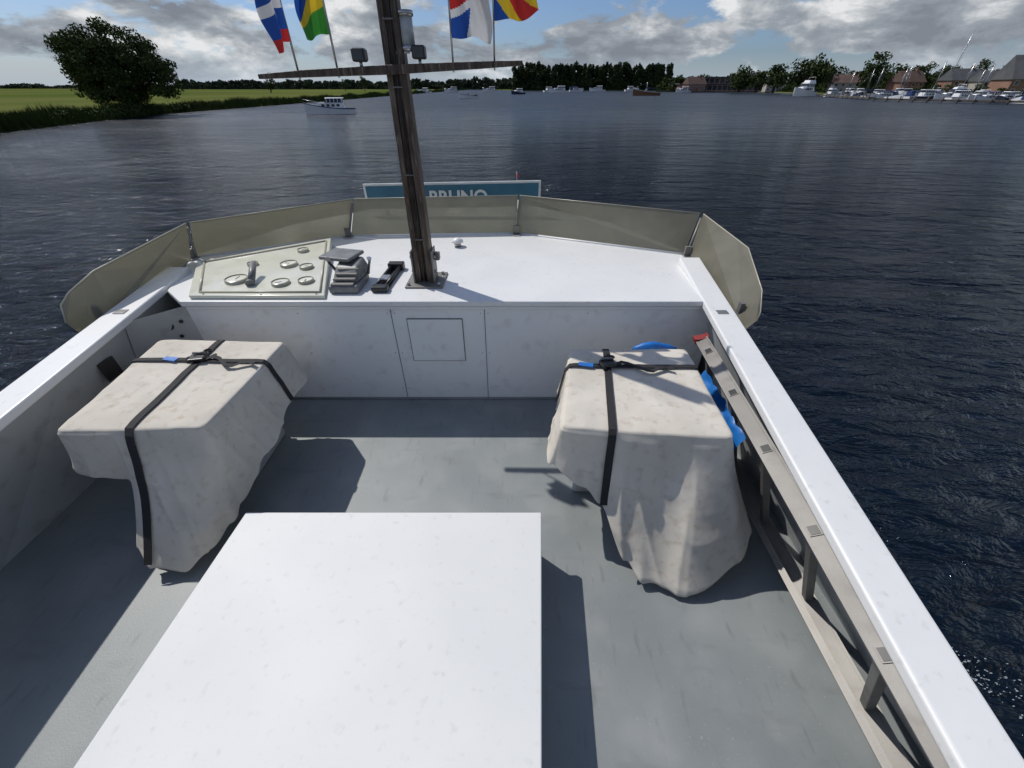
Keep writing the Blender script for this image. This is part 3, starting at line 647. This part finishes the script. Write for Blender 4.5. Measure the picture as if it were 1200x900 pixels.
# name board
N_=empty('name_board')
v=[(-1.83,5.3,1.06),(.354,5.3,1.10),(.354,5.3,1.395),(-1.83,5.3,1.355)]
loft('board_frame',[v,[(x,y+.03,z) for x,y,z in v]],M['signwhite'],N_,bevel=.008)
v2=[(-1.80,5.294,1.08),(.326,5.294,1.12),(.326,5.294,1.368),(-1.80,5.294,1.328)]
loft('board_face',[v2,[(x,y+.01,z) for x,y,z in v2]],M['signblue'],N_)
tx=bpy.data.curves.new('lettering','FONT'); tx.body='BRUNO'; tx.size=.21; tx.extrude=.003; tx.offset=.005; tx.align_x='LEFT'
to=bpy.data.objects.new('lettering',tx); S.collection.objects.link(to); to.location=(-1.03,5.288,1.135); to.rotation_euler=(math.radians(90),math.radians(-1),0); tx.materials.append(M['signwhite']); to.parent=N_
for x in (-1.6,.1): tube('post_%g'%x,[(x,5.36,.98),(x,5.36,1.34)],.02,M['steel'],N_,8)
P_=empty('pennant_staff'); tube('staff',[(.06,5.5,.98),(.06,5.5,1.46)],.006,M['steel'],P_,6)
mesh('pennant',[(.06,5.5,1.46),(.09,5.49,1.42),(.065,5.5,1.38)],[(0,1,2)],fm[0],P_)
V_=empty('mushroom_vent'); tube('stem',[(-.56,4.1,.985),(-.56,4.1,1.03)],.035,M['steel'],V_,14); tube('cap',[(-.56,4.1,1.03),(-.56,4.1,1.05),(-.56,4.1,1.075)],[.06,.055,.01],M['white'],V_,16)

# ------------------------------------------------ covered lockers
def interp(ctrl,s):
    for (a,*va),(b,*vb) in zip(ctrl,ctrl[1:]):
        if a<=s<=b:
            t=(s-a)/(b-a) if b>a else 0; t=t*t*(3-2*t)
            return [p+(q-p)*t for p,q in zip(va,vb)]
    return ctrl[-1][1:]
def cover(name,corners,zt,ctrl,seed,lx,cy_,tagx):
    E=empty(name); c=[Vector((x,y,0)) for x,y in corners]; cen=sum(c,Vector())/4
    def per(s):
        s%=4; i=int(s); t=s-i; p=c[i].lerp(c[(i+1)%4],t)
        dc=min(t,1-t); k=max(0,1-dc/.06)
        p=p+(cen-p)*(.022*k*k)
        nA=(c[(i+1)%4]-c[i]); nA=Vector((nA.y,-nA.x,0)).normalized()
        j=(i+1)%4 if t>.5 else (i-1)%4
        nB=(c[(j+1)%4]-c[j]); nB=Vector((nB.y,-nB.x,0)).normalized()
        k2=max(0,1-dc/.16); nr=(nA+nB*(k2*.98)).normalized()
        return p,nr
    def ridge(v): return (1-abs(noise.noise(v))*2)
    def sm(x): x=max(0,x); return x*x*2.2
    def side(s,t):
        hem,out,dx=interp(ctrl,s%4 if s<4 else 4)
        p,nr=per(s); z=zt-.008-(zt-.008-hem)*t
        L_=(zt-hem)*t
        o=.012*min(1,t*14)+out*(t**1.25)
        amp=min(1,L_*2.6)
        w=noise.noise(Vector((s*2.3,z*1.1,seed)))
        fold=.018*amp*math.sin(s*8.5+seed+1.8*w+.8*t)*(.5+out*1.6)+.030*w*amp
        fold+=.030*amp*sm(ridge(Vector((s*1.9+z*.9,z*1.5-s*.8,seed+4)))-.5)
        fold+=.026*amp*sm(ridge(Vector((s*1.4-z*1.6,z*1.3+s*1.4,seed+9)))-.5)
        fold+=.018*amp*sm(ridge(Vector((s*4.5+z*.8,z*.9,seed+19)))-.45)
        q=p+nr*(o+fold); q=Vector((q.x+dx*t*t,q.y,z+.010*t*noise.noise(Vector((s*7,0,seed)))))
        return q
    def topz(p,k):
        return zt-.006*k**16+.010*noise.noise(Vector((p.x*2.2,p.y*2.2,seed)))+.008*sm(ridge(Vector((p.x*2.2+p.y,p.y*2.4,seed)))-.55)+.002*noise.noise(Vector((p.x*10,p.y*10,seed)))
    NS,NT,NK=400,70,30; V=[];F=[]
    for r in range(NK+1):
        k=r/NK
        for i in range(NS):
            p,_=per(4*i/NS); q=cen+(p-cen)*k; z=topz(q,k)
            V.append((q.x,q.y,z))
    for r in range(1,NT+1):
        for i in range(NS):
            q=side(4*i/NS,r/NT)
            if r<3: q.z=q.z+ (topz(q,1)-zt+.006)*(1-r/3)
            V.append(q)
    R_=NK+NT+1
    for r in range(R_-1):
        for i in range(NS):
            a=r*NS+i;b=r*NS+(i+1)%NS; F.append((a,a+NS,b+NS,b))
    o=mesh('canvas',V,F,M['canvas'],E,smooth=True)
    md=o.modifiers.new('s','SOLIDIFY'); md.thickness=.004; md.offset=-1
    x0=min(p[0] for p in corners)+.16;x1=max(p[0] for p in corners)-.22;y0=corners[0][1]+.2;y1=corners[2][1]-.1
    box('locker_body',(x0,y0,0.0),(x1,y1,zt-.06),M['wallgrey'],E,bevel=.02)
    def strap(nm,pts,ax,w=.022):
        secs=[]
        for i,p in enumerate(pts):
            d=(pts[min(i+1,len(pts)-1)]-pts[max(i-1,0)]).normalized(); n_=ax.cross(d).normalized()
            if n_.dot(p-Vector((cen.x,cen.y,zt-.5)))<0: n_=-n_
            q=p+n_*.008
            secs.append([q-ax*w,q-ax*w+n_*.004,q+ax*w+n_*.004,q+ax*w])
        return loft(nm,secs,M['strap'],E)
    pts=[side(3-lx,t) for t in (1,.7,.4,.2,.08)]
    A=c[3].lerp(c[2],lx); B_=c[0].lerp(c[1],lx)
    for i in range(25):
        q=A.lerp(B_,.01+.98*i/24); pts.append(Vector((q.x,q.y,max(topz(q,0),topz(q+Vector((.02,0,0)),0),topz(q-Vector((.02,0,0)),0))-.006*(abs(i/12-1)**14))))
    pts+=[side(lx,t) for t in np.linspace(.04,.97,22)]
    strap('strap_long',pts,Vector((1,0,0)))
    A=c[0].lerp(c[3],cy_); B_=c[1].lerp(c[2],cy_); pts=[side(4-cy_,t) for t in (.95,.7,.45,.25,.1)]
    for i in range(25):
        q=A.lerp(B_,.01+.98*i/24); pts.append(Vector((q.x,q.y,topz(q,0)+.004-.006*(abs(i/12-1)**14))))
    pts+=[side(1+cy_,t) for t in np.linspace(.05,.97,18)]
    strap('strap_cross',pts,Vector((0,1,0)),.018)
    X=A.lerp(B_,lx); bz=topz(X,0)+.02
    box('ratchet_buckle',(X.x-.05,X.y-.035,bz),(X.x+.05,X.y+.04,bz+.02),M['black'],E,bevel=.008,rot=.2)
    tube('ratchet_handle',[(X.x-.04,X.y+.03,bz+.028),(X.x+.04,X.y+.035,bz+.03)],.008,M['greyplastic'],E,8)
    tail=[X+Vector((.05+.045*i,.035*math.sin(i*1.1)-.01*i,0)) for i in range(9)]
    tail=[Vector((q.x,q.y,topz(q,0)+.012+.008*abs(math.sin(i*1.3)))) for i,q in enumerate(tail)]
    strap('strap_tail',tail,Vector((0,1,0)),.016)
    for j in range(3):
        lp=[X+Vector((.02*math.cos(a)-.03+.03*j,.05*math.sin(a)+.03*j,0)) for a in np.linspace(0,5.2,12)]
        tube('strap_loop_%d'%j,[Vector((q.x,q.y,bz+.01+.01*math.sin(i+j))) for i,q in enumerate(lp)],.008,M['strap'],E,6)
    tg=X+Vector((tagx,.0,0)); box('blue_tag',(tg.x-.07,tg.y-.018,bz-.004),(tg.x+.025,tg.y+.022,bz+.004),M['blue'],E,rot=-.2)
    return E
cover('covered_locker',[(-2.46,1.53),(-1.67,1.55),(-1.655,2.46),(-2.57,2.48)],.83,
 [(0,.54,.05,0),(.30,.50,.06,0),(.36,.46,.08,0),(.41,.16,.26,-.06),(.5,.09,.33,-.03),(.68,.06,.36,.02),(.82,.12,.29,.02),(.93,.20,.17,-.06),(1.0,.26,.11,-.06),(1.25,.40,.05,0),(1.7,.50,.05,0),(2,.48,.05,0),(3,.5,.04,0),(4,.54,.05,0)],1.3,.5,.70,-.16)
cover('covered_locker',[(.27,1.56),(1.17,1.47),(1.225,2.36),(.42,2.36)],.83,
 [(0,.56,.05,0),(.18,.46,.08,0),(.28,.38,.13,0),(.42,.14,.32,.03),(.56,.05,.42,.02),(.82,.04,.42,0),(.93,.14,.30,.04),(1.0,.22,.20,.08),(1.3,.3,.12,.0),(1.7,.4,.06,0),(2,.45,.05,0),(3,.5,.04,0),(4,.56,.05,0)],5.7,.30,.72,-.12)

# blue tarpaulin tucked behind starboard locker
TP=[];TF=[]
for i in range(15):
    for j in range(31):
        a=i/14;b=j/30; y=1.70+.66*b; x=1.31+.11*a+.02*noise.noise(Vector((a*4,b*9,7))); z=.34+.26*a+.05*b+.03*noise.noise(Vector((a*5,b*7,2)))
        TP.append((x,y,z))
for i in range(14):
    for j in range(30):
        k=i*31+j; TF.append((k,k+31,k+32,k+1))
tp=mesh('blue_tarpaulin',TP,TF,M['blue'],smooth=True)
loft('fold_roll',[[(x,2.44+.03*math.cos(a)*r,.785+.04*math.sin(a)*r+.010*math.sin(x*20)) for a in [k*math.pi/4 for k in range(8)]] for x,r in zip(np.linspace(.88,1.20,10),(.3,.7,1,1,1.1,1,.9,1,.7,.3))],M['blue'],tp,smooth=True)

# ladder
LD=empty('aluminium_ladder')
up0=Vector((1.19,-.9,.715)); up1=Vector((1.41,2.52,.80)); lo0=Vector((1.585,-.9,.05)); lo1=Vector((1.66,2.6,.06))
def rail(nm,a,b,other_a,w,t,mat=M['alu']):
    ax=(b-a).normalized(); n_=(a-other_a).normalized(); s_=ax.cross(n_).normalized()
    def sec(p,e=0): return [p-s_*w/2-n_*t/2,p+s_*w/2-n_*t/2,p+s_*w/2+n_*t/2,p-s_*w/2+n_*t/2]
    loft(nm,[sec(a),sec(b)],mat,LD,bevel=.004)
    for q in (-1,1):
        o=s_*(q*(w/2-.006))+n_*(t/2+.003)
        def s2(p): return [p+o-s_*.006-n_*.003,p+o+s_*.006-n_*.003,p+o+s_*.006+n_*.004,p+o-s_*.006+n_*.004]
        loft(nm+'_flange_%d'%q,[s2(a),s2(b)],mat,LD)
    return ax,n_,s_
ax,n_,s_=rail('upper_rail',up0,up1,lo0,.088,.028)
rail('lower_rail',lo0,lo1,lo0-(up0-lo0),.08,.03)
rail('second_lower_rail',lo0+Vector((-.10,0,.06)),lo1+Vector((-.10,0,.06)),lo0-(up0-lo0),.035,.022)
for i,y in enumerate([-.42,.04,.51,.97,1.44,1.9,2.36]):
    t=(y-up0.y)/(up1.y-up0.y); p=up0.lerp(up1,t); q=lo0.lerp(lo1,t)
    sec=lambda c,k=.02: [c+ax*a*k+s_*b*k for a,b in ((-1,-1),(1,-1),(1,1),(-1,1))]
    loft('rung_%d'%i,[sec(q),sec(p)],M['alu'],LD,bevel=.003)
    e=p+n_*.0145
    loft('rung_socket_rim_%d'%i,[sec(e,.025),sec(e+n_*.004,.025)],M['alu'],LD)
    loft('rung_socket_%d'%i,[sec(e,.020),sec(e+n_*.006,.020)],M['black'],LD)
rail('red_end_cap',up1-ax*.01,up1+ax*.05,lo1,.10,.045,M['red'])
